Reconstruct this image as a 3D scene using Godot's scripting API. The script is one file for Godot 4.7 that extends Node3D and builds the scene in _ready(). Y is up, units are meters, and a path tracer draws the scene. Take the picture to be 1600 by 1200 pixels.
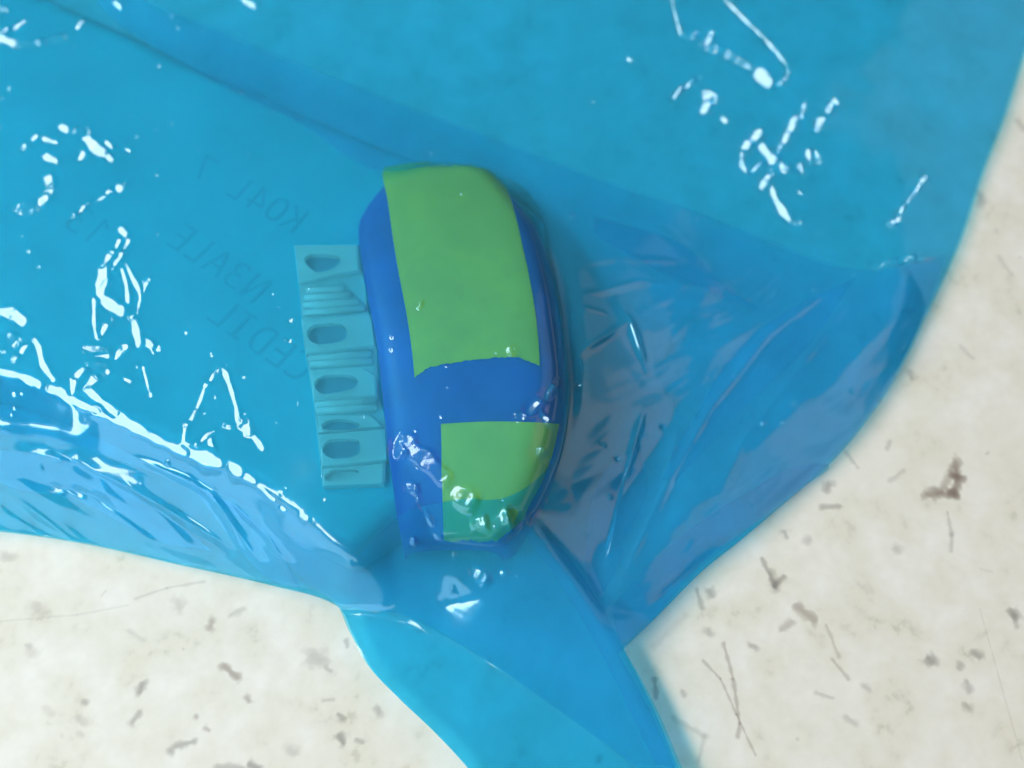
extends Node3D
# A machine part sealed in a blue film bag on a scuffed white workbench. Lengths below are in millimetres unless a name says otherwise.

const MM := 0.001
const PITCH := 65.0          # the camera looks down this steeply
const DIST := 185.0          # camera to the point of the bench in the middle of the frame
const FOV := 36.0
const STEP := 0.2           # cell of the film's height grid
const X0 := -106.0
const Z0 := -82.0
const NX := 1012
const NZ := 775

var eye := Vector3.ZERO
var fwd := Vector3.ZERO
var upv := Vector3.ZERO
var lamp_at := Vector3(-600, 650, 0)
var lamp_along := Vector3(0.53, 0, 0.85)
var film := PackedFloat32Array()
var claimed := PackedFloat32Array()
var crumple := PackedFloat32Array()
var calm := PackedFloat32Array()
var part_top := PackedFloat32Array()   # upper envelope of what is inside the bag
var rng := RandomNumberGenerator.new()
var edge := FastNoiseLite.new()


# ---------------------------------------------------------------- helpers
func at(px: float, py: float, h: float) -> Vector3:
	# the point at height h over the bench that the camera sees at (px, py) of a 1600 x 1200 picture
	var k := tan(deg_to_rad(FOV / 2.0)) / 600.0
	var d := fwd + Vector3.RIGHT * ((px - 800.0) * k) + upv * ((600.0 - py) * k)
	return eye + d * ((h - eye.y) / d.y)

func low(h: float) -> float:
	return h if h < 4.0 else 4.0 + (h - 4.0) * 0.38

func flat(v: Vector3) -> Vector2:
	return Vector2(v.x, v.z)

func sample(a: PackedFloat32Array, x: float, z: float) -> float:
	var u := clampf((x - X0) / STEP, 0.0, NX - 1.001)
	var v := clampf((z - Z0) / STEP, 0.0, NZ - 1.001)
	var i := int(u)
	var j := int(v)
	var k := j * NX + i
	var fu := u - i
	return lerpf(lerpf(a[k], a[k + 1], fu), lerpf(a[k + NX], a[k + NX + 1], fu), v - j)

func on(a: PackedFloat32Array, px: float, py: float, h := 11.0) -> Vector3:
	var p := at(px, py, h)
	for i in 7:
		h = lerpf(h, sample(a, p.x, p.z), 0.8)
		p = at(px, py, h)
	return p

func raster(a: PackedFloat32Array, p: Vector3, q: Vector3, r: Vector3, highest: bool) -> void:
	var lx := maxi(0, int(floor((minf(p.x, minf(q.x, r.x)) - X0) / STEP)))
	var hx := mini(NX - 1, int(ceil((maxf(p.x, maxf(q.x, r.x)) - X0) / STEP)))
	var lz := maxi(0, int(floor((minf(p.z, minf(q.z, r.z)) - Z0) / STEP)))
	var hz := mini(NZ - 1, int(ceil((maxf(p.z, maxf(q.z, r.z)) - Z0) / STEP)))
	var det := (q.x - p.x) * (r.z - p.z) - (r.x - p.x) * (q.z - p.z)
	if absf(det) < 1e-7:
		return
	for j in range(lz, hz + 1):
		var z := Z0 + j * STEP - p.z
		for i in range(lx, hx + 1):
			var x := X0 + i * STEP - p.x
			var b := (x * (r.z - p.z) - (r.x - p.x) * z) / det
			var c := ((q.x - p.x) * z - x * (q.z - p.z)) / det
			if b >= -1e-4 and c >= -1e-4 and b + c <= 1.0001:
				var y := p.y + b * (q.y - p.y) + c * (r.y - p.y)
				var k := j * NX + i
				if not highest or y > a[k]:
					a[k] = y

func blur(a: PackedFloat32Array, radius: int) -> PackedFloat32Array:
	var out := a.duplicate()
	var w := 1.0 / (2 * radius + 1)
	for j in NZ:
		var base := j * NX
		var s := 0.0
		for i in range(-radius, radius + 1):
			s += a[base + clampi(i, 0, NX - 1)]
		for i in NX:
			out[base + i] = s * w
			s += a[base + mini(i + radius + 1, NX - 1)] - a[base + maxi(i - radius, 0)]
	var res := out.duplicate()
	for i in NX:
		var s := 0.0
		for j in range(-radius, radius + 1):
			s += out[clampi(j, 0, NZ - 1) * NX + i]
		for j in NZ:
			res[j * NX + i] = s * w
			s += out[mini(j + radius + 1, NZ - 1) * NX + i] - out[maxi(j - radius, 0) * NX + i]
	return res

func commit(called: String, st: SurfaceTool, m: Material, parent: Node) -> MeshInstance3D:
	var o := MeshInstance3D.new()
	o.name = called
	o.mesh = st.commit()
	o.material_override = m
	parent.add_child(o, true)
	return o

func start(smooth: bool) -> SurfaceTool:
	var st := SurfaceTool.new()
	st.begin(Mesh.PRIMITIVE_TRIANGLES)
	st.set_smooth_group(0 if smooth else -1)
	return st

func tri(st: SurfaceTool, a: Vector3, b: Vector3, c: Vector3) -> void:
	for v in [a, b, c]:
		st.add_vertex(v * MM)

func quad(st: SurfaceTool, a: Vector3, b: Vector3, c: Vector3, d: Vector3) -> void:
	tri(st, a, b, c)
	tri(st, a, c, d)

func paint(c: Color, rough: float) -> StandardMaterial3D:      # c in linear values
	var m := StandardMaterial3D.new()
	m.albedo_color = c.linear_to_srgb()
	m.roughness = rough
	return m

func mottle(m: StandardMaterial3D, seed_value: int, low_tone: float, per_metre: float) -> void:
	# the uneven tone of an old surface, the same all through the thing
	var n := FastNoiseLite.new()
	n.seed = seed_value
	n.noise_type = FastNoiseLite.TYPE_SIMPLEX_SMOOTH
	n.frequency = 0.008
	n.fractal_octaves = 6
	n.fractal_gain = 0.6
	var g := Gradient.new()
	g.set_color(0, Color(low_tone, low_tone, low_tone))
	g.set_color(1, Color.WHITE)
	var t := NoiseTexture2D.new()
	t.width = 512
	t.height = 512
	t.seamless = true
	t.noise = n
	t.color_ramp = g
	m.albedo_texture = t
	m.uv1_triplanar = true
	m.uv1_world_triplanar = true
	m.uv1_scale = Vector3.ONE * per_metre

func film_material(tint: Color, milk: float) -> StandardMaterial3D:
	var m := StandardMaterial3D.new()
	var c := tint.linear_to_srgb()
	m.albedo_color = Color(c.r, c.g, c.b, milk)
	m.refraction_enabled = true
	m.refraction_scale = 0.0
	m.roughness = 0.05
	m.clearcoat_enabled = true
	m.clearcoat = 1.0
	m.clearcoat_roughness = 0.11
	mottle(m, 31, 0.955, 9.0)
	return m

func dense(poly: Array, every: float) -> Array:
	var out := []
	for i in poly.size() - 1:
		var a: Vector3 = at(poly[i][0], poly[i][1], low(poly[i][2]))
		var b: Vector3 = at(poly[i + 1][0], poly[i + 1][1], low(poly[i + 1][2]))
		var n := maxi(1, int(a.distance_to(b) / every))
		for k in n:
			out.append(a.lerp(b, float(k) / n))
	var e = poly[-1]
	out.append(at(e[0], e[1], low(e[2])))
	return out


func _ready() -> void:
	rng.seed = 11
	edge.frequency = 0.06
	edge.fractal_octaves = 2
	var t := deg_to_rad(PITCH)
	eye = Vector3(0, sin(t), cos(t)) * DIST
	fwd = Vector3(0, -sin(t), -cos(t))
	upv = Vector3(0, cos(t), -sin(t))

	# ---- camera
	var cam := Camera3D.new()
	cam.name = "camera"
	cam.fov = FOV
	cam.near = 0.01
	cam.far = 10.0
	cam.transform = Transform3D(Basis(Vector3.RIGHT, upv, -fwd), eye * MM)
	var lens := CameraAttributesPhysical.new()
	lens.frustum_focal_length = 12.0 / tan(deg_to_rad(FOV / 2.0))
	lens.frustum_focus_distance = 0.166
	lens.frustum_near = 0.01
	lens.frustum_far = 10.0
	lens.exposure_aperture = 9.5
	cam.attributes = lens
	add_child(cam)
	cam.fov = FOV
	cam.current = true

	# ---- room light: ceiling panel over the left shoulder, warm lamp to the right, a window low behind the photographer
	var env := Environment.new()
	env.background_mode = Environment.BG_COLOR
	env.background_color = Color(0.05, 0.055, 0.06).linear_to_srgb()
	env.tonemap_mode = Environment.TONE_MAPPER_LINEAR
	env.tonemap_exposure = 1.0
	env.sdfgi_enabled = true
	env.ssao_enabled = true
	env.ssil_enabled = true
	var world := WorldEnvironment.new()
	world.name = "world"
	world.environment = env
	add_child(world)
	panel("bench_tube", lamp_at, Vector2(1.0, 0.18), 1.03, Color(0.93, 0.98, 1.0))
	panel("side_window", Vector3(1500, 1060, -450), Vector2(2.0, 1.1), 0.33, Color(0.93, 0.95, 1.0))
	panel("desk_lamp", Vector3(420, 330, 60), Vector2(0.34, 0.34), 0.03, Color(1.0, 0.62, 0.16))
	panel("window", Vector3(-1100, 600, 1400), Vector2(2.0, 1.2), 2.0, Color(0.9, 0.95, 1.0))

	workbench()
	machine_part()
	plastic_bag()


func panel(called: String, where: Vector3, size: Vector2, energy: float, c: Color) -> void:
	var l := AreaLight3D.new()
	l.name = called
	l.area_size = size
	l.area_normalize_energy = true
	l.light_energy = energy
	l.light_color = c
	l.shadow_enabled = true
	l.area_range = 6.0
	var back := where.normalized()
	var along := Vector3.UP.cross(back).normalized()
	if called == "bench_tube":
		along = (lamp_along - back * lamp_along.dot(back)).normalized()
	l.transform = Transform3D(Basis(along, back.cross(along), back), where * MM)
	add_child(l)


# ---------------------------------------------------------------- the bench
func dab(img: PackedByteArray, side: int, span: float, p: Vector2, q: Vector2, r: float, dark: float, tone: Color) -> void:
	# a worn mark from p to q of half width r (mm), its edge broken up
	var s := side / span
	var a := (p + Vector2.ONE * span / 2) * s
	var b := (q + Vector2.ONE * span / 2) * s
	var w := maxf(r * s, 0.8)
	var lo := Vector2(minf(a.x, b.x), minf(a.y, b.y)) - Vector2.ONE * (w * 2 + 2)
	var hi := Vector2(maxf(a.x, b.x), maxf(a.y, b.y)) + Vector2.ONE * (w * 2 + 2)
	for y in range(maxi(0, int(lo.y)), mini(side - 1, int(hi.y)) + 1):
		for x in range(maxi(0, int(lo.x)), mini(side - 1, int(hi.x)) + 1):
			var c := Vector2(x, y)
			var e := Geometry2D.get_closest_point_to_segment(c, a, b)
			var wob := 1.0 + 0.75 * edge.get_noise_2d(x, y)
			var f := dark * (1.0 - smoothstep(0.0, 1.5, c.distance_to(e) / (w * wob)))
			if f > 0.003:
				var k := (y * side + x) * 3
				img[k] = int(lerpf(img[k], tone.r * 255, f))
				img[k + 1] = int(lerpf(img[k + 1], tone.g * 255, f))
				img[k + 2] = int(lerpf(img[k + 2], tone.b * 255, f))

func workbench() -> void:
	var side := 2048
	var span := 260.0
	var n := FastNoiseLite.new()
	n.seed = 5
	n.noise_type = FastNoiseLite.TYPE_SIMPLEX_SMOOTH
	n.frequency = 0.012
	n.fractal_octaves = 5
	n.fractal_gain = 0.55
	var cloud := n.get_seamless_image(side, side).get_data()
	n.seed = 9
	n.frequency = 0.05
	n.fractal_octaves = 3
	var fine := n.get_seamless_image(side, side).get_data()
	var img := PackedByteArray()
	img.resize(side * side * 3)
	for k in side * side:
		var c := cloud[k] / 255.0
		var f := fine[k] / 255.0
		var smudge := 1.0 - 0.06 * smoothstep(0.6, 0.9, c) * smoothstep(0.5, 0.75, f) - 0.07 * c - 0.025 * f
		img[k * 3] = int(242 * smudge)
		img[k * 3 + 1] = int(238 * (smudge - 0.012 * c))
		img[k * 3 + 2] = int(229 * (smudge - 0.06 * c))
	var brown := Color(0.36, 0.29, 0.25)
	var grey := Color(0.40, 0.38, 0.36)
	# marks the photograph shows, as px polylines with half width in px and strength
	var marks := [
		[[1492, 722, 1496, 745, 1490, 770, 1448, 772], 9, 0.75, 1], [[1492, 735, 1470, 765], 8, 0.45, 1], [[1190, 872, 1210, 915, 1224, 900], 4, 0.6, 0], [[1205, 895, 1213, 920], 7, 0.45, 0],
		[[1244, 946, 1272, 968], 8, 0.55, 1], [[1220, 984, 1236, 972], 6, 0.4, 1], [[1294, 757, 1292, 764], 8, 0.6, 0], [[1285, 792, 1312, 790], 5, 0.55, 0],
		[[1450, 1028, 1454, 1032], 9, 0.8, 0], [[1580, 955, 1586, 960], 9, 0.75, 0], [[1584, 962, 1588, 978], 4, 0.4, 0], [[1522, 1020, 1530, 1026], 7, 0.65, 0], [[1500, 1038, 1498, 1043], 6, 0.5, 0],
		[[1510, 1064, 1514, 1080], 6, 0.45, 0], [[1508, 1100, 1512, 1104], 6, 0.5, 0], [[1480, 800, 1486, 835, 1486, 860], 3, 0.35, 0], [[1130, 1005, 1145, 1060, 1155, 1130, 1152, 1150], 3, 0.45, 1],
		[[1098, 1032, 1125, 1060, 1150, 1115, 1180, 1180], 2, 0.4, 1], [[1172, 1008, 1180, 1010], 5, 0.5, 0], [[1300, 1030, 1325, 1060], 3, 0.35, 1], [[1310, 1025, 1290, 975], 3, 0.3, 1],
		[[1108, 924, 1112, 930], 7, 0.6, 0], [[1088, 920, 1096, 950], 4, 0.5, 0], [[1106, 985, 1108, 990], 6, 0.45, 0], [[1066, 1080, 1068, 1085], 4, 0.4, 0], [[1022, 1060, 1024, 1090], 4, 0.55, 0],
		[[1225, 830, 1228, 838], 6, 0.5, 0], [[1260, 845, 1264, 842], 6, 0.35, 0], [[1390, 750, 1410, 735], 4, 0.3, 0], [[1400, 858, 1402, 860], 7, 0.35, 0], [[1322, 1120, 1335, 1130], 5, 0.35, 0],
		[[1275, 1082, 1300, 1090], 3, 0.3, 0], [[1350, 1072, 1356, 1076], 5, 0.35, 0], [[1415, 420, 1420, 425], 7, 0.35, 0], [[1530, 305, 1534, 315], 10, 0.45, 0], [[1590, 190, 1600, 200], 8, 0.4, 0],
		[[1560, 400, 1580, 430], 4, 0.25, 0], [[1500, 540, 1520, 560], 4, 0.25, 0], [[1420, 580, 1424, 590], 6, 0.4, 0], [[1385, 700, 1390, 690], 4, 0.35, 0], [[1320, 705, 1340, 730], 3, 0.35, 0],
		[[1070, 960, 1020, 1010], 5, 0.12, 0], [[1050, 1120, 1100, 1150, 1090, 1190], 4, 0.25, 0],
		[[222, 1068, 218, 1080], 6, 0.75, 0], [[350, 1040, 370, 1058], 6, 0.65, 1], [[218, 1112, 206, 1128], 5, 0.55, 0], [[275, 1165, 302, 1158], 5, 0.6, 0], [[266, 1172, 268, 1174], 5, 0.6, 0],
		[[330, 970, 328, 980], 6, 0.5, 1], [[490, 1025, 500, 1032], 13, 0.4, 0], [[510, 1044, 516, 1048], 6, 0.4, 0], [[528, 1115, 534, 1122], 5, 0.55, 0], [[530, 1150, 536, 1160], 6, 0.8, 0],
		[[556, 1154, 566, 1160], 4, 0.5, 0], [[385, 1090, 388, 1094], 6, 0.5, 1], [[132, 1096, 134, 1098], 4, 0.5, 0], [[278, 940, 280, 950], 9, 0.25, 1], [[390, 1194, 402, 1200], 6, 0.8, 0],
		[[340, 1198, 380, 1199], 5, 0.5, 0], [[55, 945, 58, 955], 10, 0.25, 1], [[8, 868, 14, 872], 9, 0.3, 0], [[505, 1094, 520, 1092], 3, 0.3, 0], [[540, 1000, 542, 1010], 4, 0.45, 0],
		[[590, 1108, 592, 1112], 6, 0.5, 0], [[454, 1172, 460, 1176], 8, 0.3, 0], [[210, 935, 260, 918, 320, 908], 2, 0.25, 0], [[0, 970, 120, 960, 200, 945], 1.5, 0.15, 0], [[360, 960, 380, 950], 5, 0.3, 0],
		[[200, 985, 225, 1000], 4, 0.2, 0], [[45, 1015, 50, 1020], 9, 0.2, 1], [[120, 1120, 130, 1130], 8, 0.2, 1], [[80, 1115, 70, 1105], 6, 0.15, 1], [[320, 1137, 326, 1140], 4, 0.45, 1], [[305, 1118, 307, 1120], 4, 0.45, 1],
	]
	for m in marks:
		var q: Array = m[0]
		var tone := brown if m[3] == 1 else grey
		if q.size() == 2:
			q = q + q
		for i in range(0, q.size() - 2, 2):
			dab(img, side, span, flat(at(q[i], q[i + 1], 0)), flat(at(q[i + 2], q[i + 3], 0)), m[1] * 0.1, m[2] * 0.58, tone)
	for i in 110:
		var p := Vector2(rng.randf_range(-128, 128), rng.randf_range(-128, 128))
		var l := rng.randf() * rng.randf() * 3.5
		if p.x > -128 and p.y < 14.0 - 0.0 * p.x and p.x < 50:
			continue
		var a := rng.randf() * TAU
		dab(img, side, span, p, p + Vector2(cos(a), sin(a)) * l, rng.randf_range(0.12, 0.5), rng.randf_range(0.04, 0.2), brown if rng.randf() < 0.4 else grey)
	for i in 14:
		var p := Vector2(rng.randf_range(-128, 128), rng.randf_range(-128, 128))
		var a := rng.randf() * TAU
		dab(img, side, span, p, p + Vector2(cos(a), sin(a)) * rng.randf_range(8, 30), 0.1, rng.randf_range(0.06, 0.16), grey)
	var m := StandardMaterial3D.new()
	m.albedo_texture = ImageTexture.create_from_image(Image.create_from_data(side, side, false, Image.FORMAT_RGB8, img))
	m.roughness = 0.55
	m.metallic_specular = 0.4
	var st := start(false)
	var hx := 600.0
	var hz := 400.0
	var c := [Vector3(-hx, 0, -hz), Vector3(hx, 0, -hz), Vector3(hx, 0, hz), Vector3(-hx, 0, hz)]
	for k in [0, 1, 2, 0, 2, 3]:
		st.set_uv(Vector2(c[k].x / span + 0.5, c[k].z / span + 0.5))
		st.add_vertex(c[k] * MM)
	for k in 4:
		var a: Vector3 = c[k]
		var b: Vector3 = c[(k + 1) % 4]
		var e := [b, a, a - Vector3(0, 28, 0), b, a - Vector3(0, 28, 0), b - Vector3(0, 28, 0)]
		for v in e:
			st.set_uv(Vector2(v.x / span, v.z / span + v.y / span))
			st.add_vertex(v * MM)
	st.generate_normals()
	var o := commit("workbench", st, m, self)
	o.set_meta("label", "scuffed white workbench top with dark stains under the blue bag")
	o.set_meta("category", "workbench")


# ---------------------------------------------------------------- what is in the bag
var drum_rows := [[258, 604, 770, 21.5], [275, 597, 790, 23.5], [310, 570, 822, 26.0], [345, 557, 846, 28.0], [420, 566, 868, 31.0], [520, 585, 883, 32.6], [600, 594, 887, 32.2], [680, 602, 874, 29.8], [740, 610, 854, 26.4], [800, 618, 826, 21.5], [845, 628, 800, 16.5], [860, 635, 785, 8.0]]

func out_of(p: PackedVector2Array, k: int) -> Vector2:
	# the outward direction at a corner
	var n := p.size()
	var d := (p[(k + 1) % n] - p[(k - 1 + n) % n]).normalized()
	var o := Vector2(d.y, -d.x)
	return -o if Geometry2D.is_point_in_polygon(p[k] + o * 0.05, p) else o

func row_at(rows: Array, s: float) -> Array:
	var u := clampf(s, 0.0, 1.0) * (rows.size() - 1)
	var i := mini(int(u), rows.size() - 2)
	var f := u - i
	var out := []
	for k in rows[0].size():
		out.append(cubic_interpolate(rows[i][k], rows[i + 1][k], rows[maxi(i - 1, 0)][k], rows[mini(i + 2, rows.size() - 1)][k], f))
	return out

func machine_part() -> void:
	part_top.resize(NX * NZ)
	part_top.fill(-5.0)
	var root := Node3D.new()
	root.name = "machine_part"
	add_child(root)
	root.set_meta("label", "machine part with dark blue drum, two lime labels and clear terminal strip inside bag")
	root.set_meta("category", "machine part")

	# housing: a low box with a chamfered rim
	var body := paint(Color(0.003, 0.45, 0.56), 0.5)
	mottle(body, 2, 0.92, 8.0)
	var top_px := [[-420, 520], [0, 588], [115, 633], [224, 685], [340, 733], [395, 762], [472, 818], [550, 866], [600, 820], [840, 660], [868, 500], [850, 330], [790, 285], [600, 222], [480, 172], [330, 108], [180, 36], [-50, -70], [-420, -225]]
	var ring := PackedVector2Array()
	for q in top_px:
		ring.append(flat(at(q[0], q[1], 10.4)))
	var st := start(true)
	var bevel := 3.0
	var inner := Geometry2D.offset_polygon(ring, -bevel, Geometry2D.JOIN_ROUND)[0]
	var idx := Geometry2D.triangulate_polygon(inner)
	for k in range(0, idx.size(), 3):
		var v := []
		for e in 3:
			v.append(Vector3(inner[idx[k + e]].x, 10.4, inner[idx[k + e]].y))
		if Geometry2D.is_polygon_clockwise(PackedVector2Array([flat(v[0]), flat(v[1]), flat(v[2])])):
			v.reverse()
		tri(st, v[0], v[1], v[2])
		raster(part_top, v[0], v[1], v[2], true)
	for k in inner.size():
		var a := inner[k]
		var b := inner[(k + 1) % inner.size()]
		var oa := out_of(inner, k)
		var ob := out_of(inner, (k + 1) % inner.size())
		var profile := []
		for e in 7:
			profile.append([bevel * sin(e * PI / 12), 10.4 - bevel * (1.0 - cos(e * PI / 12))])
		profile.append([bevel + 0.6, 0.3])
		for e in profile.size() - 1:
			var p = profile[e]
			var q = profile[e + 1]
			var corners := [Vector3(a.x + oa.x * p[0], p[1], a.y + oa.y * p[0]), Vector3(b.x + ob.x * p[0], p[1], b.y + ob.y * p[0]), Vector3(b.x + ob.x * q[0], q[1], b.y + ob.y * q[0]), Vector3(a.x + oa.x * q[0], q[1], a.y + oa.y * q[0])]
			quad(st, corners[0], corners[1], corners[2], corners[3])
			if e < 6:
				raster(part_top, corners[0], corners[1], corners[2], true)
				raster(part_top, corners[0], corners[2], corners[3], true)
	st.generate_normals()
	commit("housing", st, body, root)

	# drum: the wrapped roll that stands up from the housing
	var drum := paint(Color(0.004, 0.085, 0.46), 0.45)
	mottle(drum, 4, 0.8, 14.0)
	st = start(true)
	var rows := 60
	var cols := 28
	var grid := []
	for r in rows + 1:
		var q := row_at(drum_rows, float(r) / rows)
		var line := []
		var a := at(q[1], q[0], 4.0 + (q[3] - 4.0) * 0.45)
		var b := at(q[2], q[0], 4.0 + (q[3] - 4.0) * 0.45)
		line.append(Vector3(a.x - 0.2, 2.0, a.z))
		for k in cols + 1:
			var u := k / float(cols)
			var e := absf(u * 2 - 1)
			var p := a.lerp(b, 0.5 + 0.5 * signf(u - 0.5) * (1.0 - pow(1.0 - e, 1.25)))
			p.y -= 1.0 * pow(e, 9.0) + (4.2 * pow(e, 5.0) if u > 0.5 else 1.6 * e * e)
			line.append(p)
		line.append(Vector3(b.x + 0.2, 2.0, b.z))
		grid.append(line)
	for r in rows:
		for k in cols + 2:
			quad(st, grid[r][k], grid[r][k + 1], grid[r + 1][k + 1], grid[r + 1][k])
			raster(part_top, grid[r][k], grid[r][k + 1], grid[r + 1][k + 1], true)
			raster(part_top, grid[r][k], grid[r + 1][k + 1], grid[r + 1][k], true)
	st.generate_normals()
	var dr := commit("drum", st, drum, root)

	var lime := paint(Color(1.0, 0.55, 0.02), 0.6)
	mottle(lime, 6, 0.9, 16.0)
	lime_label(dr, lime, [[262, 600, 772], [275, 598, 782], [313, 606, 799], [392, 617, 818], [461, 629, 831], [547, 643, 843]], [[648, 591], [671, 574], [709, 567], [771, 559], [812, 559], [843, 572]])
	lime_label(dr, lime, [[663, 689, 874], [700, 690, 866], [729, 690, 857], [760, 691, 846], [800, 692, 826]], [[694, 852], [730, 857], [772, 850], [818, 812]])

	terminal_strip(root)
	printed_text(root)


func lime_label(parent: Node, m: Material, edges: Array, foot: Array) -> void:
	# rows of (py, left px, right px), the last followed by the torn lower edge as points
	var st := start(true)
	var rows := 40
	var cols := 48
	var g := []
	var tear := FastNoiseLite.new()
	tear.frequency = 0.35
	for r in rows + 1:
		var line := []
		var s := r / float(rows)
		for k in cols + 1:
			var u := k / float(cols)
			var q := row_at(edges, s)
			var last: Array = edges[-1]
			# the whole column is stretched so that it ends on the lower edge
			var fu := u * (foot.size() - 1)
			var i := mini(int(fu), foot.size() - 2)
			var fx := lerpf(foot[i][0], foot[i + 1][0], fu - i)
			var fy := lerpf(foot[i][1], foot[i + 1][1], fu - i) + 3.0 * tear.get_noise_1d(u * 90.0)
			var py: float = q[0] - (4.0 * sin(u * PI) if edges[0][0] > 600 else 9.0 * sin(u * PI)) * (1.0 - s) + (fy - last[0]) * pow(s, 3.0)
			var px: float = lerpf(lerpf(q[1], q[2], u), fx, pow(s, 6.0))
			var p := on(part_top, px, py, 15.0)
			line.append(p + Vector3(0, 0.14, 0))
		g.append(line)
	for r in rows:
		for k in cols:
			quad(st, g[r][k], g[r][k + 1], g[r + 1][k + 1], g[r + 1][k])
	st.generate_normals()
	commit("label", st, m, parent)


func loop_at(poly: PackedVector2Array, c: Vector2, a: float) -> Vector2:
	# where a ray from c at angle a leaves the polygon
	var d := Vector2(cos(a), sin(a)) * 60.0
	for i in poly.size():
		var hit = Geometry2D.segment_intersects_segment(c, c + d, poly[i], poly[(i + 1) % poly.size()])
		if hit != null:
			return hit
	return c

func px_poly(pts: Array, h: float) -> PackedVector2Array:
	var out := PackedVector2Array()
	for k in range(0, pts.size(), 2):
		out.append(flat(at(pts[k], pts[k + 1], h)))
	return out

func framed_block(parent: Node, clear: Material, dark: Material, outer: Array, slot: Array, top: float) -> void:
	var po := px_poly(outer, top)
	var pi := px_poly(slot, top)
	for turn in 1:      # rounded corners
		var soft := PackedVector2Array()
		for k in pi.size():
			soft.append(pi[k].lerp(pi[(k + 1) % pi.size()], 0.25))
			soft.append(pi[k].lerp(pi[(k + 1) % pi.size()], 0.75))
		pi = soft
	var c := Vector2.ZERO
	for p in pi:
		c += p / pi.size()
	var angles := []
	for p in po:
		angles.append((p - c).angle())
	for k in 28:
		angles.append(-PI + TAU * k / 28.0)
	angles.sort()
	var st := start(false)
	var floor_st := start(false)
	for k in range(1, po.size() - 1):
		raster(part_top, Vector3(po[0].x, top + 0.1, po[0].y), Vector3(po[k].x, top + 0.1, po[k].y), Vector3(po[k + 1].x, top + 0.1, po[k + 1].y), true)
	var n := angles.size()
	for k in n:
		var a: float = angles[k]
		var b: float = angles[(k + 1) % n]
		var oa := loop_at(po, c, a)
		var ob := loop_at(po, c, b)
		var ia := loop_at(pi, c, a)
		var ib := loop_at(pi, c, b)
		var oa2 := oa.lerp(c, 0.05)
		var ob2 := ob.lerp(c, 0.05)
		var y := top
		quad(st, Vector3(oa.x, 8, oa.y), Vector3(oa.x, y - 0.4, oa.y), Vector3(ob.x, y - 0.4, ob.y), Vector3(ob.x, 8, ob.y))
		quad(st, Vector3(oa.x, y - 0.4, oa.y), Vector3(oa2.x, y, oa2.y), Vector3(ob2.x, y, ob2.y), Vector3(ob.x, y - 0.4, ob.y))
		quad(st, Vector3(oa2.x, y, oa2.y), Vector3(ia.x, y + 0.1, ia.y), Vector3(ib.x, y + 0.1, ib.y), Vector3(ob2.x, y, ob2.y))
		quad(st, Vector3(ia.x, y + 0.1, ia.y), Vector3(ia.x, y - 1.1, ia.y), Vector3(ib.x, y - 1.1, ib.y), Vector3(ib.x, y + 0.1, ib.y))
		tri(floor_st, Vector3(ia.x, y - 1.0, ia.y), Vector3(c.x, y - 0.9, c.y), Vector3(ib.x, y - 1.0, ib.y))
	st.generate_normals()
	floor_st.generate_normals()
	commit("terminal_block", st, clear, parent)
	commit("terminal_slot", floor_st, dark, parent)

func rib(parent: Node, m: Material, a: Vector3, b: Vector3, r: float) -> void:
	var st := start(true)
	var d := (b - a).normalized()
	var side := d.cross(Vector3.UP).normalized()
	var pa := a
	for k in 12:
		var t0 := TAU * k / 12.0
		var t1 := TAU * (k + 1) / 12.0
		var o0 := side * cos(t0) * r + Vector3.UP * sin(t0) * r
		var o1 := side * cos(t1) * r + Vector3.UP * sin(t1) * r
		quad(st, pa + o0, pa + o1, b + o1, b + o0)
		tri(st, pa - d * r * 0.4, pa + o1, pa + o0)
		tri(st, b + d * r * 0.4, b + o0, b + o1)
	st.generate_normals()
	commit("rib", st, m, parent)

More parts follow.
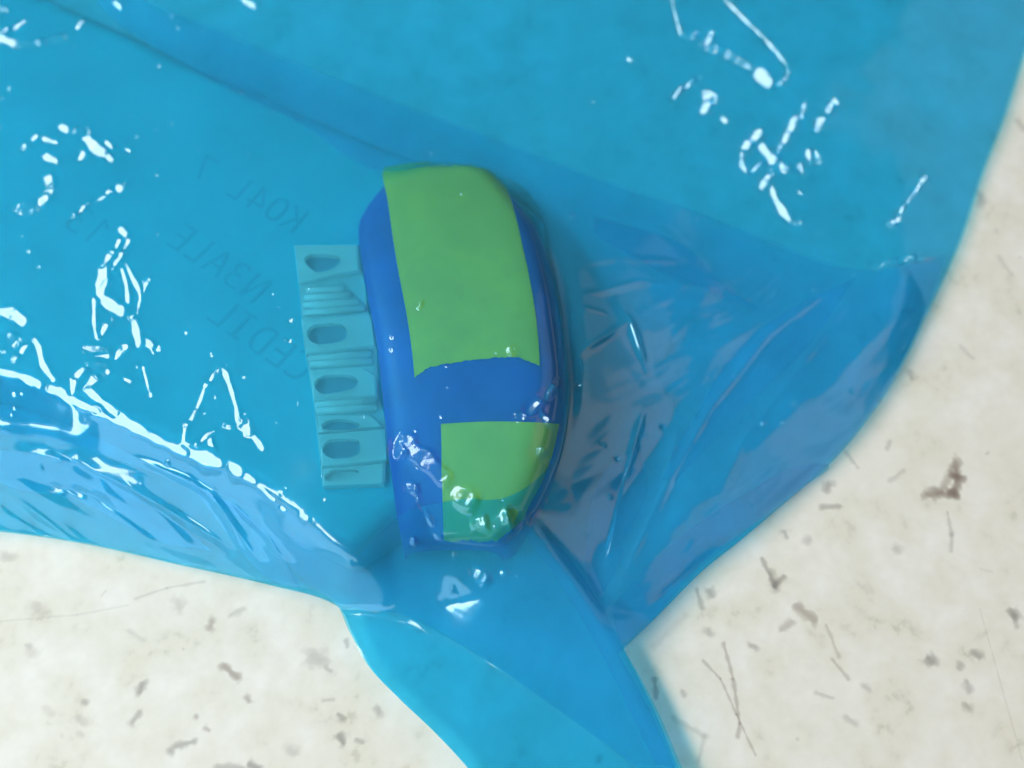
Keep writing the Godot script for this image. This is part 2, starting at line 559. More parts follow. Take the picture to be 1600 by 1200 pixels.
func terminal_strip(root: Node) -> void:
	var clear := paint(Color(0.80, 0.82, 0.76), 0.3)
	clear.albedo_color.a = 0.45
	clear.transparency = BaseMaterial3D.TRANSPARENCY_ALPHA
	clear.clearcoat_enabled = true
	clear.clearcoat_roughness = 0.12
	var dark := paint(Color(0.17, 0.28, 0.34), 0.35)
	var base := start(false)
	var plan := px_poly([462, 385, 560, 383, 575, 485, 588, 545, 592, 620, 606, 670, 602, 752, 504, 758, 490, 626, 478, 556, 472, 500], 11.0)
	var idx := Geometry2D.triangulate_polygon(plan)
	for k in range(0, idx.size(), 3):
		var v := []
		for e in 3:
			v.append(Vector3(plan[idx[k + e]].x, 11.0, plan[idx[k + e]].y))
		if Geometry2D.is_polygon_clockwise(PackedVector2Array([flat(v[0]), flat(v[1]), flat(v[2])])):
			v.reverse()
		tri(base, v[0], v[1], v[2])
	for k in plan.size():
		var a := plan[k]
		var b := plan[(k + 1) % plan.size()]
		quad(base, Vector3(a.x, 10.2, a.y), Vector3(a.x, 11.0, a.y), Vector3(b.x, 11.0, b.y), Vector3(b.x, 10.2, b.y))
	base.generate_normals()
	var strip := commit("terminal_strip", base, clear, root)
	framed_block(strip, clear, dark, [459, 382, 560, 381, 562, 422, 466, 442], [469, 397, 526, 398, 533, 406, 530, 414, 513, 424, 488, 427], 12.0)
	framed_block(strip, clear, dark, [470, 499, 583, 490, 587, 540, 477, 553], [476, 509, 530, 504, 540, 512, 543, 520, 539, 534, 486, 541], 12.2)
	framed_block(strip, clear, dark, [482, 578, 568, 574, 588, 586, 589, 618, 489, 624], [490, 587, 546, 585, 558, 592, 561, 600, 548, 610, 494, 619], 12.2)
	framed_block(strip, clear, dark, [494, 650, 580, 648, 600, 666, 496, 676], [502, 660, 530, 654, 556, 659, 564, 665, 556, 671, 502, 673], 12.0)
	framed_block(strip, clear, dark, [496, 678, 604, 669, 607, 718, 502, 730], [500, 688, 558, 685, 563, 692, 562, 714, 508, 719], 12.2)
	framed_block(strip, clear, dark, [502, 732, 602, 724, 600, 756, 504, 760], [506, 736, 556, 733, 562, 739, 556, 750, 508, 754], 11.8)
	for q in [[476, 455, 540, 451], [474, 466, 552, 461], [472, 477, 562, 472], [472, 489, 572, 482], [480, 561, 582, 553], [482, 570, 584, 565], [490, 632, 590, 627], [493, 642, 590, 638]]:
		rib(strip, clear, at(q[0] + 3, q[1], 11.1), at(q[2] - 3, q[3], 11.1), 0.62)


func printed_text(root: Node) -> void:
	var ink := paint(Color(0.004, 0.355, 0.45), 0.6)
	var font := SystemFont.new()
	font.font_names = PackedStringArray(["Droid Sans Mono"])
	font.font_weight = 700
	for row in [["KO4L 7", 308, 258, 470, 350], ["N3ALE", 272, 365, 408, 458], ["CEDIL", 336, 482, 480, 582], ["13", 112, 338, 160, 368]]:
		var a := at(row[1], row[2], 10.45)
		var b := at(row[3], row[4], 10.45)
		var t := TextMesh.new()
		t.text = row[0]
		t.font = font
		t.font_size = 32
		t.pixel_size = 0.0001
		t.depth = 0.00004
		t.curve_step = 4.0
		var w: float = t.get_aabb().size.x / MM
		var o := MeshInstance3D.new()
		o.name = "printed_text"
		o.mesh = t
		o.material_override = ink
		var d := (b - a).normalized()
		var s := a.distance_to(b) / maxf(w, 0.1)
		var bs := Basis(-d, Vector3.UP.cross(d).normalized() * -1.0, Vector3.UP)
		bs.y = Vector3.UP.cross(d).normalized()
		if bs.y.z > 0:
			bs.y = -bs.y
		bs.z = d.cross(bs.y)
		o.transform = Transform3D(bs.scaled_local(Vector3(s, s, 1)), (a + b) / 2 * MM)
		root.add_child(o, true)


# ---------------------------------------------------------------- the bag
func crease(pts: Array, r: float, gain := 1.0, period := 3.2) -> void:
	# a wrinkle along a polyline: a narrow facet that leans the way the lamp asks for, broken into short steps along its length
	var path := []
	var run := [0.0]
	for k in range(0, pts.size(), 2):
		path.append(on(film, pts[k], pts[k + 1]))
		if k:
			run.append(run[-1] + flat(path[-1]).distance_to(flat(path[-2])))
	if path.size() == 1:
		path.append(path[0] + Vector3(0.3, 0, 0.2))
		run.append(0.3)
	var lo := Vector2(1e9, 1e9)
	var hi := -lo
	for p in path:
		lo = lo.min(flat(p))
		hi = hi.max(flat(p))
	lo -= Vector2.ONE * r * 2.2
	hi += Vector2.ONE * r * 2.2
	var add := {}
	var share := {}
	var ph := rng.randf() * 9.0
	for j in range(maxi(1, int((lo.y - Z0) / STEP)), mini(NZ - 2, int((hi.y - Z0) / STEP) + 1)):
		for i in range(maxi(1, int((lo.x - X0) / STEP)), mini(NX - 2, int((hi.x - X0) / STEP) + 1)):
			var c := Vector2(X0 + i * STEP, Z0 + j * STEP)
			var best := 1e9
			var bq := Vector2.ZERO
			var bt := Vector2.ZERO
			var bs := 0.0
			for k in path.size() - 1:
				var a := flat(path[k])
				var b := flat(path[k + 1])
				var q := Geometry2D.get_closest_point_to_segment(c, a, b)
				var dd := c.distance_to(q)
				if dd < best:
					best = dd
					bq = q
					bt = (b - a).normalized()
					bs = run[k] + q.distance_to(a)
			var rr := r * (0.85 + 0.25 * sin(bs * 1.3 + ph) * sin(bs * 0.63 + ph * 2.0))
			if best > rr * 1.9:
				continue
			var kq := clampi(int((bq.y - Z0) / STEP + 0.5), 2, NZ - 3) * NX + clampi(int((bq.x - X0) / STEP + 0.5), 2, NX - 3)
			var p3 := Vector3(bq.x, film[kq], bq.y)
			var need := Vector2.ZERO
			var least := 1e9
			var have := Vector2(calm[kq + 2] - calm[kq - 2], calm[kq + 2 * NX] - calm[kq - 2 * NX]) / (4 * STEP)
			for e in 41:      # the spot on the tube that this stretch of the wrinkle can mirror with the least twist
				var n := ((lamp_at + lamp_along * (e - 20.0) * 22.0 - p3).normalized() + (eye - p3).normalized()).normalized()
				var g := Vector2(-n.x / n.y, -n.z / n.y)
				var cost := absf((g - have).dot(bt)) + 0.12 * (g - have).length()
				if cost < least:
					least = cost
					need = g
			var dg := (need - have) * gain
			if dg.length() > 1.1:
				dg = dg.normalized() * 1.1
			var u := fposmod(bs + ph, period) / period
			var saw := (u / 0.86 if u < 0.86 else (1.0 - u) / 0.14) * 0.86 * period - 0.43 * period
			var w := 1.0 - smoothstep(1.0, 1.9, best / rr)
			share[j * NX + i] = w
			add[j * NX + i] = w * (dg.dot(c - bq) + calm[kq] + have.dot(c - Vector2(X0 + (kq % NX) * STEP, Z0 + (kq / NX) * STEP)) - calm[j * NX + i] + signf(dg.dot(bt)) * maxf(absf(dg.dot(bt)) - 0.06, 0.0) * saw + r * (0.45 - 0.25 * smoothstep(0.5, 2.0, calm[j * NX + i] - part_top[j * NX + i])))
	for k in add:      # a later wrinkle does not run over an earlier one
		film[k] += add[k] * (1.0 - claimed[k])
		claimed[k] = maxf(claimed[k], share[k])
	# fine crumpling round it
	var reach := 2.0 + r * 2.5
	for j in range(maxi(0, int((lo.y - reach - Z0) / STEP)), mini(NZ - 1, int((hi.y + reach - Z0) / STEP) + 1)):
		for i in range(maxi(0, int((lo.x - reach - X0) / STEP)), mini(NX - 1, int((hi.x + reach - X0) / STEP) + 1)):
			var c := Vector2(X0 + i * STEP, Z0 + j * STEP)
			var best := 1e9
			for k in path.size() - 1:
				best = minf(best, c.distance_squared_to(Geometry2D.get_closest_point_to_segment(c, flat(path[k]), flat(path[k + 1]))))
			var m := (1.0 - smoothstep(0.0, reach, sqrt(best))) * clampf(r / 0.6, 0.2, 1.0)
			if m > crumple[j * NX + i]:
				crumple[j * NX + i] = m


func fold(pts: Array, w: float, height: float) -> void:
	# a soft raised or sunken fold along a polyline, dying out towards its ends
	var path := []
	var run := [0.0]
	for k in range(0, pts.size(), 2):
		path.append(flat(on(film, pts[k], pts[k + 1])))
		if k:
			run.append(run[-1] + path[-1].distance_to(path[-2]))
	var lo := Vector2(1e9, 1e9)
	var hi := -lo
	for p in path:
		lo = lo.min(p - Vector2.ONE * w * 3)
		hi = hi.max(p + Vector2.ONE * w * 3)
	var total: float = run[-1]
	for j in range(maxi(1, int((lo.y - Z0) / STEP)), mini(NZ - 2, int((hi.y - Z0) / STEP) + 1)):
		for i in range(maxi(1, int((lo.x - X0) / STEP)), mini(NX - 2, int((hi.x - X0) / STEP) + 1)):
			var c := Vector2(X0 + i * STEP, Z0 + j * STEP)
			var best := 1e9
			var s := 0.0
			for k in path.size() - 1:
				var q := Geometry2D.get_closest_point_to_segment(c, path[k], path[k + 1])
				var d := c.distance_to(q)
				if d < best:
					best = d
					s = run[k] + q.distance_to(path[k])
			if best < w * 3:
				var along := smoothstep(0.0, 0.25, s / total) * (1.0 - smoothstep(0.75, 1.0, s / total))
				film[j * NX + i] += height * along * exp(-absf(best / w) - 0.4 * best * best / w / w)


func plastic_bag() -> void:
	# 1. the taut facets of the film between what holds it up, and its folds
	var pts := []
	var folds := [
		[[-420, 500, 28], [0, 578, 28.5], [115, 624, 29], [224, 676, 29.5], [340, 724, 30], [395, 752, 30], [472, 808, 29], [550, 880, 25], [620, 925, 9]],      # front rim of the housing
		[[900, 265, 21], [1100, 335, 13], [1240, 385, 8.5], [1345, 420, 5.5]],     # back rim
		[[1345, 420, 5.5], [1200, 520, 5], [1060, 650, 4], [965, 790, 3.6], [925, 880, 3.6], [945, 935, 3.5]],                             # valley to the right of the drum
		[[1400, 500, 7.5], [1290, 610, 9], [1150, 720, 8.5], [1050, 820, 7], [990, 900, 5.5]],                                        # hump outside of the valley
		[[826, 812, 18], [880, 880, 13], [930, 950, 9], [970, 1008, 6.5], [1020, 1100, 4.6], [1070, 1200, 4.2], [1110, 1290, 4.2]],           # free edge of the tail
		[[838, 808, 15], [897, 876, 7], [946, 945, 4.6]],
		[[520, 942, 3.4], [640, 962, 3.8], [760, 1028, 3.8], [860, 1096, 3.8], [960, 1168, 3.8], [1050, 1230, 3.8]],                  # fold crest across the tail
		[[-420, 600, 26.5], [0, 660, 26.5], [80, 670, 25.5], [160, 696, 22], [250, 727, 22], [340, 768, 21], [410, 822, 18], [470, 885, 14]],    # foot of the steep front
		[[-420, 690, 12], [0, 752, 12], [120, 765, 11], [230, 800, 10], [330, 850, 7], [420, 895, 5]],
	]
	for f in folds:
		pts.append_array(dense(f, 3.0))
	for q in [
		[-420, 0, 27], [-420, 300, 28.5], [0, 80, 27.5], [0, 300, 29], [250, 150, 28], [250, 400, 30.8], [450, 250, 29], [400, 540, 33], [300, 620, 30], [120, 480, 29], [410, 690, 32], [560, 200, 27.5], [700, 240, 27], [552, 330, 31], [570, 480, 36], [588, 620, 36], [606, 740, 33], [455, 400, 34], [478, 560, 36.5], [508, 720, 34.5], [548, 800, 30], [900, 400, 25], [918, 520, 25.5], [910, 640, 23], [885, 740, 19], [700, 420, 31], [700, 600, 32], [760, 700, 28.5], [690, 760, 28],
		[610, 830, 26], [700, 885, 15], [760, 930, 10], [840, 940, 9], [800, 1000, 6], [690, 945, 5], [870, 1050, 4.6],
		[980, 400, 20.5], [1120, 430, 12.5], [970, 520, 19], [1080, 520, 11.5], [960, 640, 15.5], [930, 740, 12], [900, 800, 10],
		[-420, -500, 20], [100, -400, 21], [400, -150, 23], [230, -40, 25], [520, 100, 24], [700, 190, 23.5], [700, -300, 16], [700, 30, 21], [950, 80, 17], [1000, -300, 12], [1150, 100, 12.5], [1200, 260, 11], [1350, 100, 7.5], [1420, 280, 5], [1400, -300, 6], [1500, -100, 5],
		[1420, 410, 4.5],
		[560, 1000, 3.0], [640, 1050, 3.2], [700, 1090, 3.3], [800, 1180, 3.3], [900, 1270, 3.4],
		[1700, -400, 1], [1720, -150, 1], [1700, 100, 0.6], [1600, 500, 0.5], [1450, 800, 0.5], [1250, 1000, 0.5], [-420, 900, 1.2], [0, 1000, 0.5], [-420, 1350, 0.5], [300, 1200, 0.5], [600, 1350, 0.5], [1300, 1350, 0.5], [1720, 1350, 0.5], [500, 1050, 1.0],
	]:
		pts.append(at(q[0], q[1], low(q[2])))
	var outline_px := [[1690, -480, 1.5], [1650, -60, 1.5], [1600, 92, 1.5], [1572, 180, 1.5], [1540, 262, 1.5], [1502, 376, 1.6], [1452, 486, 1.6], [1402, 588, 1.6], [1350, 664, 1.6], [1300, 722, 1.6], [1222, 790, 1.8], [1160, 842, 2], [1100, 890, 2.2], [1030, 960, 2.6], [972, 1014, 3.4], [1022, 1100, 4], [1065, 1200, 3.6], [1105, 1290, 3.6],
		[800, 1290, 3.1], [735, 1205, 3.1], [680, 1145, 3.0], [620, 1088, 2.9], [575, 1040, 2.8], [545, 985, 2.8], [520, 940, 3.0], [420, 912, 1.8], [270, 879, 1.5], [130, 848, 1.4], [0, 829, 1.4], [-420, 790, 1.4], [-420, -480, 18]]
	for q in outline_px:
		pts.append(at(q[0], q[1], low(q[2])))
	var flat_pts := PackedVector2Array()
	var kept := []
	for p in pts:      # no two on one spot and no three in one line, which the triangulation cannot take
		var v := flat(p) + Vector2(rng.randf_range(-0.2, 0.2), rng.randf_range(-0.2, 0.2))
		var free_spot := true
		for w in flat_pts:
			if v.distance_squared_to(w) < 0.8:
				free_spot = false
				break
		if free_spot:
			flat_pts.append(v)
			kept.append(Vector3(v.x, p.y, v.y))
	pts = kept
	film.resize(NX * NZ)
	film.fill(0.5)
	var del := Geometry2D.triangulate_delaunay(flat_pts)
	for k in range(0, del.size(), 3):
		raster(film, pts[del[k]], pts[del[k + 1]], pts[del[k + 2]], false)
	film = blur(blur(film, 3), 2)

	# 2. it rests on the part inside
	for k in NX * NZ:
		var lift := part_top[k] + 0.45
		if lift > film[k] - 1.5:
			var d := film[k] - lift
			var w := clampf(0.5 + d / 2.0, 0.0, 1.0)
			film[k] = lerpf(lift, film[k], w) + 0.5 * w * (1.0 - w)
	film = blur(blur(film, 3), 1)
	for k in NX * NZ:
		film[k] = maxf(film[k], part_top[k] + 0.75)
	film = blur(film, 1)

	var taut := blur(blur(film, 11), 9)     # drawn tight over the hollows round the drum
	for j in NZ:
		for i in NX:
			var x := X0 + i * STEP
			var z := Z0 + j * STEP
			var w := smoothstep(-36.0, -28.0, x) * (1.0 - smoothstep(2.0, 10.0, x)) * smoothstep(-42.0, -34.0, z) * (1.0 - smoothstep(14.0, 22.0, z))
			var k := j * NX + i
			film[k] = lerpf(film[k], maxf(film[k], taut[k]), w)
	film = blur(film, 1)

	# 3. slack: soft undulation everywhere, stretched folds on the free sides
	var soft := FastNoiseLite.new()
	soft.seed = 3
	soft.noise_type = FastNoiseLite.TYPE_SIMPLEX_SMOOTH
	soft.frequency = 0.045
	soft.fractal_octaves = 2
	var pull := FastNoiseLite.new()
	pull.seed = 8
	pull.noise_type = FastNoiseLite.TYPE_SIMPLEX_SMOOTH
	pull.frequency = 0.06
	pull.fractal_type = FastNoiseLite.FRACTAL_RIDGED
	pull.fractal_octaves = 3
	for j in NZ:
		var z := Z0 + j * STEP
		for i in NX:
			var x := X0 + i * STEP
			var k := j * NX + i
			var free := smoothstep(1.2, 4.0, film[k] - part_top[k]) * smoothstep(0.8, 3.0, film[k])
			var low := 1.0 - smoothstep(7.5, 10.5, film[k])
			film[k] += 0.32 * soft.get_noise_2d(x, z) * (1.0 - 0.75 * smoothstep(24.0, 36.0, z))
			if low * free > 0.01 and z > -22.0:
				var left := 1.0 - smoothstep(-14.0, -4.0, x)
				var n := 0.0
				if left > 0.0:
					n += left * 0.75 * pull.get_noise_2d((x * 0.83 + z * 0.55) * 0.3, (z * 0.83 - x * 0.55) * 1.3)
				if left < 1.0:
					n += (1.0 - left) * 0.3 * pull.get_noise_2d((x * 0.62 + z * 0.78) * 1.3, (z * 0.62 - x * 0.78) * 0.35)
				film[k] += low * free * n * smoothstep(-22.0, -12.0, z) * (1.0 - 0.8 * smoothstep(24.0, 36.0, z))

	for f in [
		[0.9, 0.45, 1330, 428, 1200, 525, 1110, 640, 1050, 745, 1010, 850], [1.3, 0.55, 1345, 445, 1240, 590, 1160, 690, 1115, 800], [0.7, 0.4, 880, 565, 985, 500, 1000, 545, 1020, 612], [0.5, 0.3, 900, 480, 955, 492],
		[0.8, 0.5, 1012, 620, 965, 790, 945, 900], [0.7, -0.5, 985, 700, 940, 880], [0.9, 0.5, 1065, 640, 1040, 760, 960, 935], [0.8, 0.35, 870, 470, 1000, 440, 1130, 452, 1190, 480], [0.7, 0.3, 880, 420, 960, 405, 1080, 410],
		[0.6, 0.25, 960, 460, 985, 500, 1010, 570], [1.3, 0.8, 1232, 798, 1112, 893, 1005, 995], [0.7, -0.4, 1130, 850, 1010, 950],
		[1.0, 0.6, 0, 700, 120, 722, 250, 790, 400, 880], [0.9, -0.5, 60, 690, 200, 768, 330, 850], [0.9, 0.6, 180, 702, 330, 772, 420, 900], [0.7, 0.4, 340, 765, 420, 840, 470, 925], [0.7, -0.4, 0, 740, 140, 770, 260, 850], [0.6, 0.3, 250, 735, 300, 752, 352, 800, 385, 880],
		[1.2, 0.32, 525, 944, 640, 966, 760, 1030, 860, 1100, 960, 1172, 1050, 1230],
		[0.7, 0.1, 850, 840, 945, 985, 1040, 1190],
		[0.7, 0.3, 590, 268, 690, 256, 780, 272, 850, 330], [0.6, 0.25, 930, 330, 1010, 345, 1080, 390], [0.5, 0.3, 1345, 420, 1372, 411, 1470, 400],
	]:
		fold(f.slice(2), f[0], f[1])
	calm = film.duplicate()
	crumple.resize(NX * NZ)
	claimed.resize(NX * NZ)
	claimed.fill(0.0)
	crumple.fill(0.0)
	# 4. the creases that catch the lamp
	for c in [
		[0.62, 0, 60, 25, 70, 60, 68, 100, 60], [0.5, 95, 60, 104, 58], [0.5, 122, 43, 130, 38], [0.4, 5, 50, 45, 33], [0.5, 2, 15, 8, 15], [0.4, 180, 5, 188, 12], [0.5, 382, 2, 396, 10],
		[0.55, 98, 200, 103, 202], [0.5, 40, 228, 46, 220, 57, 214], [0.45, 70, 218, 88, 223], [0.6, 74, 246, 88, 252], [0.7, 120, 206, 134, 204], [0.95, 135, 214, 148, 232, 158, 238], [0.5, 152, 228, 174, 250], [0.55, 125, 246, 137, 236], [0.5, 166, 222, 172, 230], [0.35, 198, 234, 202, 236],
		[0.75, 34, 328, 56, 322, 70, 312], [0.75, 72, 310, 80, 296, 76, 280], [0.45, 116, 336, 130, 324], [0.7, 170, 302, 184, 295], [0.35, 140, 318, 175, 300, 200, 286],
		[0.6, 190, 360, 196, 366], [0.5, 186, 378, 174, 398, 160, 414], [0.55, 200, 378, 190, 396, 176, 418], [0.9, 162, 420, 160, 440, 158, 458], [0.4, 148, 468, 147, 500, 151, 526], [0.9, 164, 470, 180, 482, 188, 486], [0.55, 186, 486, 168, 508, 154, 528], [0.4, 200, 486, 198, 445, 192, 424, 196, 414, 206, 432, 216, 450, 220, 466, 214, 490, 206, 496], [0.6, 208, 498, 214, 522, 217, 536], [0.6, 224, 452, 232, 440], [0.55, 230, 536, 236, 540], [0.55, 240, 548, 246, 544],
		[0.5, 138, 545, 166, 546], [0.5, 136, 552, 168, 556], [0.6, 180, 556, 196, 544], [0.6, 114, 612, 116, 592, 136, 574, 162, 570], [0.6, 168, 582, 150, 592, 134, 606, 148, 618, 162, 630, 180, 645], [0.4, 198, 594, 204, 597], [0.35, 224, 575, 230, 598, 234, 614], [0.45, 233, 616],
		[0.8, 0, 487, 20, 490, 36, 502], [1.0, 0, 535, 14, 532], [0.5, 10, 545, 30, 532, 54, 530, 62, 545, 66, 568, 84, 594], [0.5, 24, 562, 40, 542],
		[0.6, 0, 580, 34, 588, 60, 600], [0.75, 82, 608, 94, 612], [0.55, 100, 616, 130, 634, 152, 642], [0.8, 150, 642, 186, 654, 225, 676], [0.6, 225, 676, 254, 692, 288, 708], [0.9, 300, 710, 320, 716, 340, 724], [0.9, 364, 730, 370, 736], [0.5, 376, 740, 396, 752], [0.3, 400, 756, 428, 782], [0.4, 440, 794], [0.5, 470, 806, 478, 810], [0.45, 548, 879, 553, 880],
		[0.42, 286, 697, 290, 668, 308, 640, 322, 604, 336, 584, 345, 578, 353, 584, 362, 610, 370, 636, 371, 658], [0.6, 374, 664, 386, 660, 386, 674], [0.42, 284, 699, 304, 697, 324, 680, 350, 667, 374, 670], [0.5, 384, 676, 398, 684, 410, 700], [0.6, 328, 688, 332, 704],
		[0.5, 816, 652, 806, 650], [0.5, 812, 656, 842, 630, 878, 598], [0.45, 840, 632, 844, 646, 856, 660], [0.5, 846, 708, 850, 716],
		[1.1, 622, 706, 628, 694, 638, 692], [0.95, 640, 704, 662, 716, 682, 736, 692, 746], [0.4, 692, 750, 702, 744], [0.6, 640, 762, 646, 764], [0.3, 650, 775, 668, 805, 686, 838], [1.0, 722, 776, 730, 780], [0.4, 730, 790, 742, 822], [0.9, 752, 818, 770, 816, 814, 812], [0.4, 778, 806, 796, 798, 810, 804], [0.8, 748, 900, 754, 903], [0.4, 738, 890, 742, 894], [0.4, 786, 896, 790, 895], [0.35, 708, 922, 711, 924], [0.35, 648, 846, 652, 846],
		[0.4, 1049, 0, 1057, 30, 1064, 56, 1082, 60, 1090, 52], [0.55, 1112, 50, 1104, 72, 1116, 78], [0.6, 1096, 72, 1134, 84, 1172, 106], [0.9, 1186, 116, 1200, 130], [0.35, 1212, 134, 1230, 124, 1232, 106, 1215, 84, 1190, 56, 1160, 28, 1132, 0], [0.4, 1053, 150, 1070, 136, 1092, 122], [0.8, 1104, 150, 1114, 156, 1100, 172], [0.5, 1130, 186, 1134, 190], [0.35, 980, 92, 986, 96],
		[0.7, 1184, 210, 1164, 230], [0.45, 1160, 234, 1158, 258, 1168, 271, 1188, 258], [0.6, 1190, 230, 1206, 250], [0.7, 1240, 190, 1230, 210, 1226, 220], [0.55, 1202, 262, 1222, 224], [0.6, 1190, 290, 1204, 274], [0.6, 1204, 286, 1212, 314, 1224, 332], [0.5, 1226, 334, 1236, 348, 1250, 350], [0.45, 1220, 258, 1226, 268, 1250, 258, 1254, 272], [0.5, 1262, 238, 1266, 252, 1278, 250, 1274, 238], [0.7, 1276, 200, 1282, 190], [0.7, 1294, 172, 1304, 160], [0.4, 1258, 160, 1252, 182], [0.4, 1248, 300, 1252, 304],
		[0.6, 1394, 350, 1404, 342], [0.4, 1402, 342, 1412, 322, 1424, 308], [0.6, 1428, 300, 1442, 282], [0.45, 1366, 418, 1386, 412], [0.3, 1392, 410, 1440, 402],
		[0.35, 792, 548, 798, 542, 803, 546, 798, 554], [0.3, 658, 472, 654, 482],
	]:
		crease(c.slice(1), c[0] * 0.98)
	for i in 190:
		var px := rng.randf_range(-10, 620) if i % 3 else rng.randf_range(620, 1380)
		var py := rng.randf_range(0, 780) if i % 3 else rng.randf_range(60, 900)
		var a := rng.randf() * TAU
		var l := rng.randf() * rng.randf() * 6.0
		crease([px, py, px + cos(a) * l, py + sin(a) * l], rng.randf_range(0.2, 0.3), rng.randf_range(0.5, 0.95))

	var grain := FastNoiseLite.new()
	grain.seed = 21
	grain.noise_type = FastNoiseLite.TYPE_SIMPLEX_SMOOTH
	grain.frequency = 0.55
	grain.fractal_octaves = 2
	for k in NX * NZ:
		film[k] += (0.005 + 0.02 * crumple[k]) * grain.get_noise_2d((k % NX) * STEP, (k / NX) * STEP)
		film[k] = maxf(film[k], part_top[k] + 0.4)

	# 5. the sheet itself
	var outline := PackedVector2Array()
	for q in outline_px:
		outline.append(flat(at(q[0], q[1], low(q[2]))))
	outline = smooth_outline(outline)
	var root := Node3D.new()
	root.name = "plastic_bag"
	add_child(root)
	root.set_meta("label", "crumpled translucent blue plastic bag wrapped round the machine part on the white bench")
	root.set_meta("category", "plastic bag")
	var sheet := film_material(Color(0.115, 0.725, 0.98), 0.14)
	film_sheet(root, "front_film", sheet, outline, 0.0, 1)

	# 6. its second layer, folded under the first everywhere but over the bare top right, the housing and the near side of the tail
	var inner := PackedVector2Array()
	for q in [[150, 0], [230, 0], [520, 120], [900, 265], [1100, 335], [1345, 420], [1478, 398], [1448, 482], [1398, 585], [1346, 661], [1296, 718], [1218, 786], [1096, 886], [1026, 956], [972, 1008], [1018, 1098], [1060, 1198], [1100, 1285],
			[1060, 1250], [960, 1172], [860, 1100], [760, 1031], [640, 964], [530, 942], [470, 900], [410, 838], [340, 784], [250, 742], [160, 710], [80, 684], [0, 676], [-330, 620], [-330, 530], [0, 584], [115, 630], [224, 682], [340, 730], [395, 758],
			[472, 814], [560, 868], [630, 800], [700, 782], [790, 776], [845, 742], [872, 690], [884, 590], [872, 450], [850, 345], [806, 282], [700, 255], [585, 264], [470, 192], [320, 118]]:
		inner.append(flat(on(film, q[0], q[1])))
	inner = smooth_outline(inner)
	film_sheet(root, "inner_film", sheet, inner, 0.3, 1)

	for pleat in [
		[834, 812, 902, 885, 968, 1000, 1056, 1194, 1026, 1194, 936, 1012, 862, 890, 818, 828],
		[1290, 722, 1214, 785, 1094, 881, 976, 1000, 956, 945, 1040, 856, 1150, 778],
		[1338, 432, 1240, 478, 1150, 545, 1090, 640, 1036, 745, 1058, 748, 1112, 690, 1182, 618, 1262, 540],
		[1000, 688, 942, 740, 916, 830, 930, 925, 958, 900, 985, 830, 1012, 760],
		[930, 335, 1060, 375, 1130, 438, 1190, 482, 1110, 452, 1010, 408, 930, 362],
		[0, 700, 110, 716, 240, 790, 330, 860, 240, 842, 110, 776, 0, 752],
		[300, 760, 370, 790, 440, 870, 470, 918, 420, 905, 360, 840],
	]:
		var band := PackedVector2Array()
		for k in range(0, pleat.size(), 2):
			band.append(flat(on(film, pleat[k], pleat[k + 1])))
		film_sheet(root, "pleat", sheet, smooth_outline(band), 0.6, 1)

	# 7. its back, flat on the bench
	var back := Geometry2D.offset_polygon(outline, -0.2)[0]
	var st := start(false)
	var idx := Geometry2D.triangulate_polygon(back)
	for k in range(0, idx.size(), 3):
		var v := []
		for e in 3:
			v.append(Vector3(back[idx[k + e]].x, 0.15, back[idx[k + e]].y))
		if Geometry2D.is_polygon_clockwise(PackedVector2Array([flat(v[0]), flat(v[1]), flat(v[2])])):
			v.reverse()
		tri(st, v[0], v[1], v[2])
	st.generate_normals()
	commit("back_film", st, sheet, root)


func smooth_outline(p: PackedVector2Array) -> PackedVector2Array:
	var out := PackedVector2Array()
	var n := p.size()
	for i in n:
		var a := p[i]
		var b := p[(i + 1) % n]
		var da := (p[(i + 1) % n] - p[(i - 1 + n) % n]).normalized()
		var db := (p[(i + 2) % n] - p[i]).normalized()
		var l := a.distance_to(b) * 0.33
		var d := (b - a).normalized()
		if da.dot((a - p[(i - 1 + n) % n]).normalized()) < 0.85 or l > 10.0:
			da = d
		if db.dot(d) < 0.85 or l > 10.0:
			db = d
		for k in 8:
			out.append(a.bezier_interpolate(a + da * l, b - db * l, b, k / 8.0))
	return out


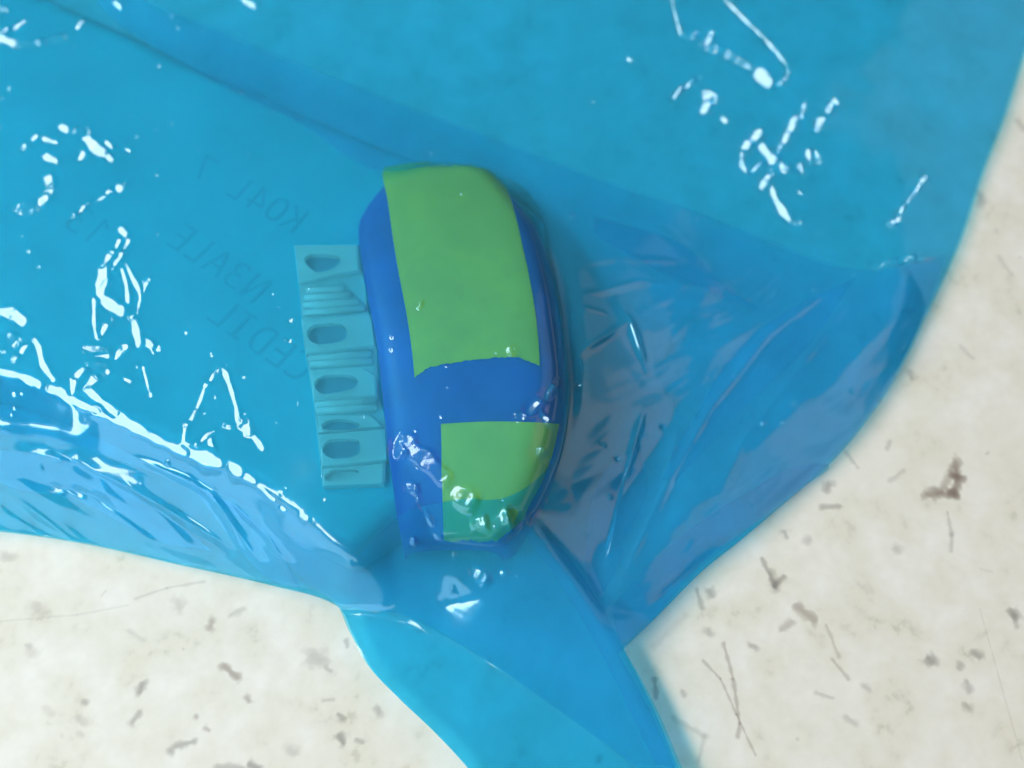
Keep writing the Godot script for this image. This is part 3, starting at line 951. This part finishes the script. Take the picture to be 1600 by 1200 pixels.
func film_sheet(parent: Node, called: String, m: Material, outline: PackedVector2Array, lower: float, stride: int) -> void:
	# inside or outside, by scanline
	var inside := PackedByteArray()
	inside.resize(NX * NZ)
	var n := outline.size()
	for j in NZ:
		var z := Z0 + j * STEP + 0.0003
		var xs := []
		for i in n:
			var a := outline[i]
			var b := outline[(i + 1) % n]
			if (a.y > z) != (b.y > z):
				xs.append(a.x + (b.x - a.x) * (z - a.y) / (b.y - a.y))
		xs.sort()
		for k in range(0, xs.size() - 1, 2):
			for i in range(maxi(0, int(ceil((xs[k] - X0) / STEP))), mini(NX - 1, int(floor((xs[k + 1] - X0) / STEP))) + 1):
				inside[j * NX + i] = 1
	var index := PackedInt32Array()
	index.resize(NX * NZ)
	index.fill(-1)
	var pos := PackedVector3Array()
	var nor := PackedVector3Array()
	var tris := PackedInt32Array()
	for j in NZ - 1:
		for i in NX - 1:
			var k := j * NX + i
			var s := inside[k] + inside[k + 1] + inside[k + NX] + inside[k + NX + 1]
			if s == 0:
				continue
			for c: int in [k, k + 1, k + NX, k + NX + 1]:
				if index[c] >= 0:
					continue
				index[c] = pos.size()
				var ci: int = c % NX
				var cj: int = c / NX
				var x := X0 + ci * STEP
				var z := Z0 + cj * STEP
				if not inside[c]:
					var best := 1e9
					var here := Vector2(x, z)
					for e in n:
						var q := Geometry2D.get_closest_point_to_segment(here, outline[e], outline[(e + 1) % n])
						var d := q.distance_squared_to(here)
						if d < best:
							best = d
							x = q.x
							z = q.y
				pos.append(Vector3(x, sample(film, x, z) - lower, z) * MM)
				var li := c - 1 if ci > 0 else c
				var hi := c + 1 if ci < NX - 1 else c
				var lj := c - NX if cj > 0 else c
				var hj := c + NX if cj < NZ - 1 else c
				nor.append(Vector3((film[li] - film[hi]) / (2 * STEP), 1.0, (film[lj] - film[hj]) / (2 * STEP)).normalized())
			tris.append_array(PackedInt32Array([index[k], index[k + 1], index[k + NX + 1], index[k], index[k + NX + 1], index[k + NX]]))
	var arrays := []
	arrays.resize(Mesh.ARRAY_MAX)
	arrays[Mesh.ARRAY_VERTEX] = pos
	arrays[Mesh.ARRAY_NORMAL] = nor
	arrays[Mesh.ARRAY_INDEX] = tris
	var mesh := ArrayMesh.new()
	mesh.add_surface_from_arrays(Mesh.PRIMITIVE_TRIANGLES, arrays)
	var o := MeshInstance3D.new()
	o.name = called
	o.mesh = mesh
	o.material_override = m
	parent.add_child(o, true)
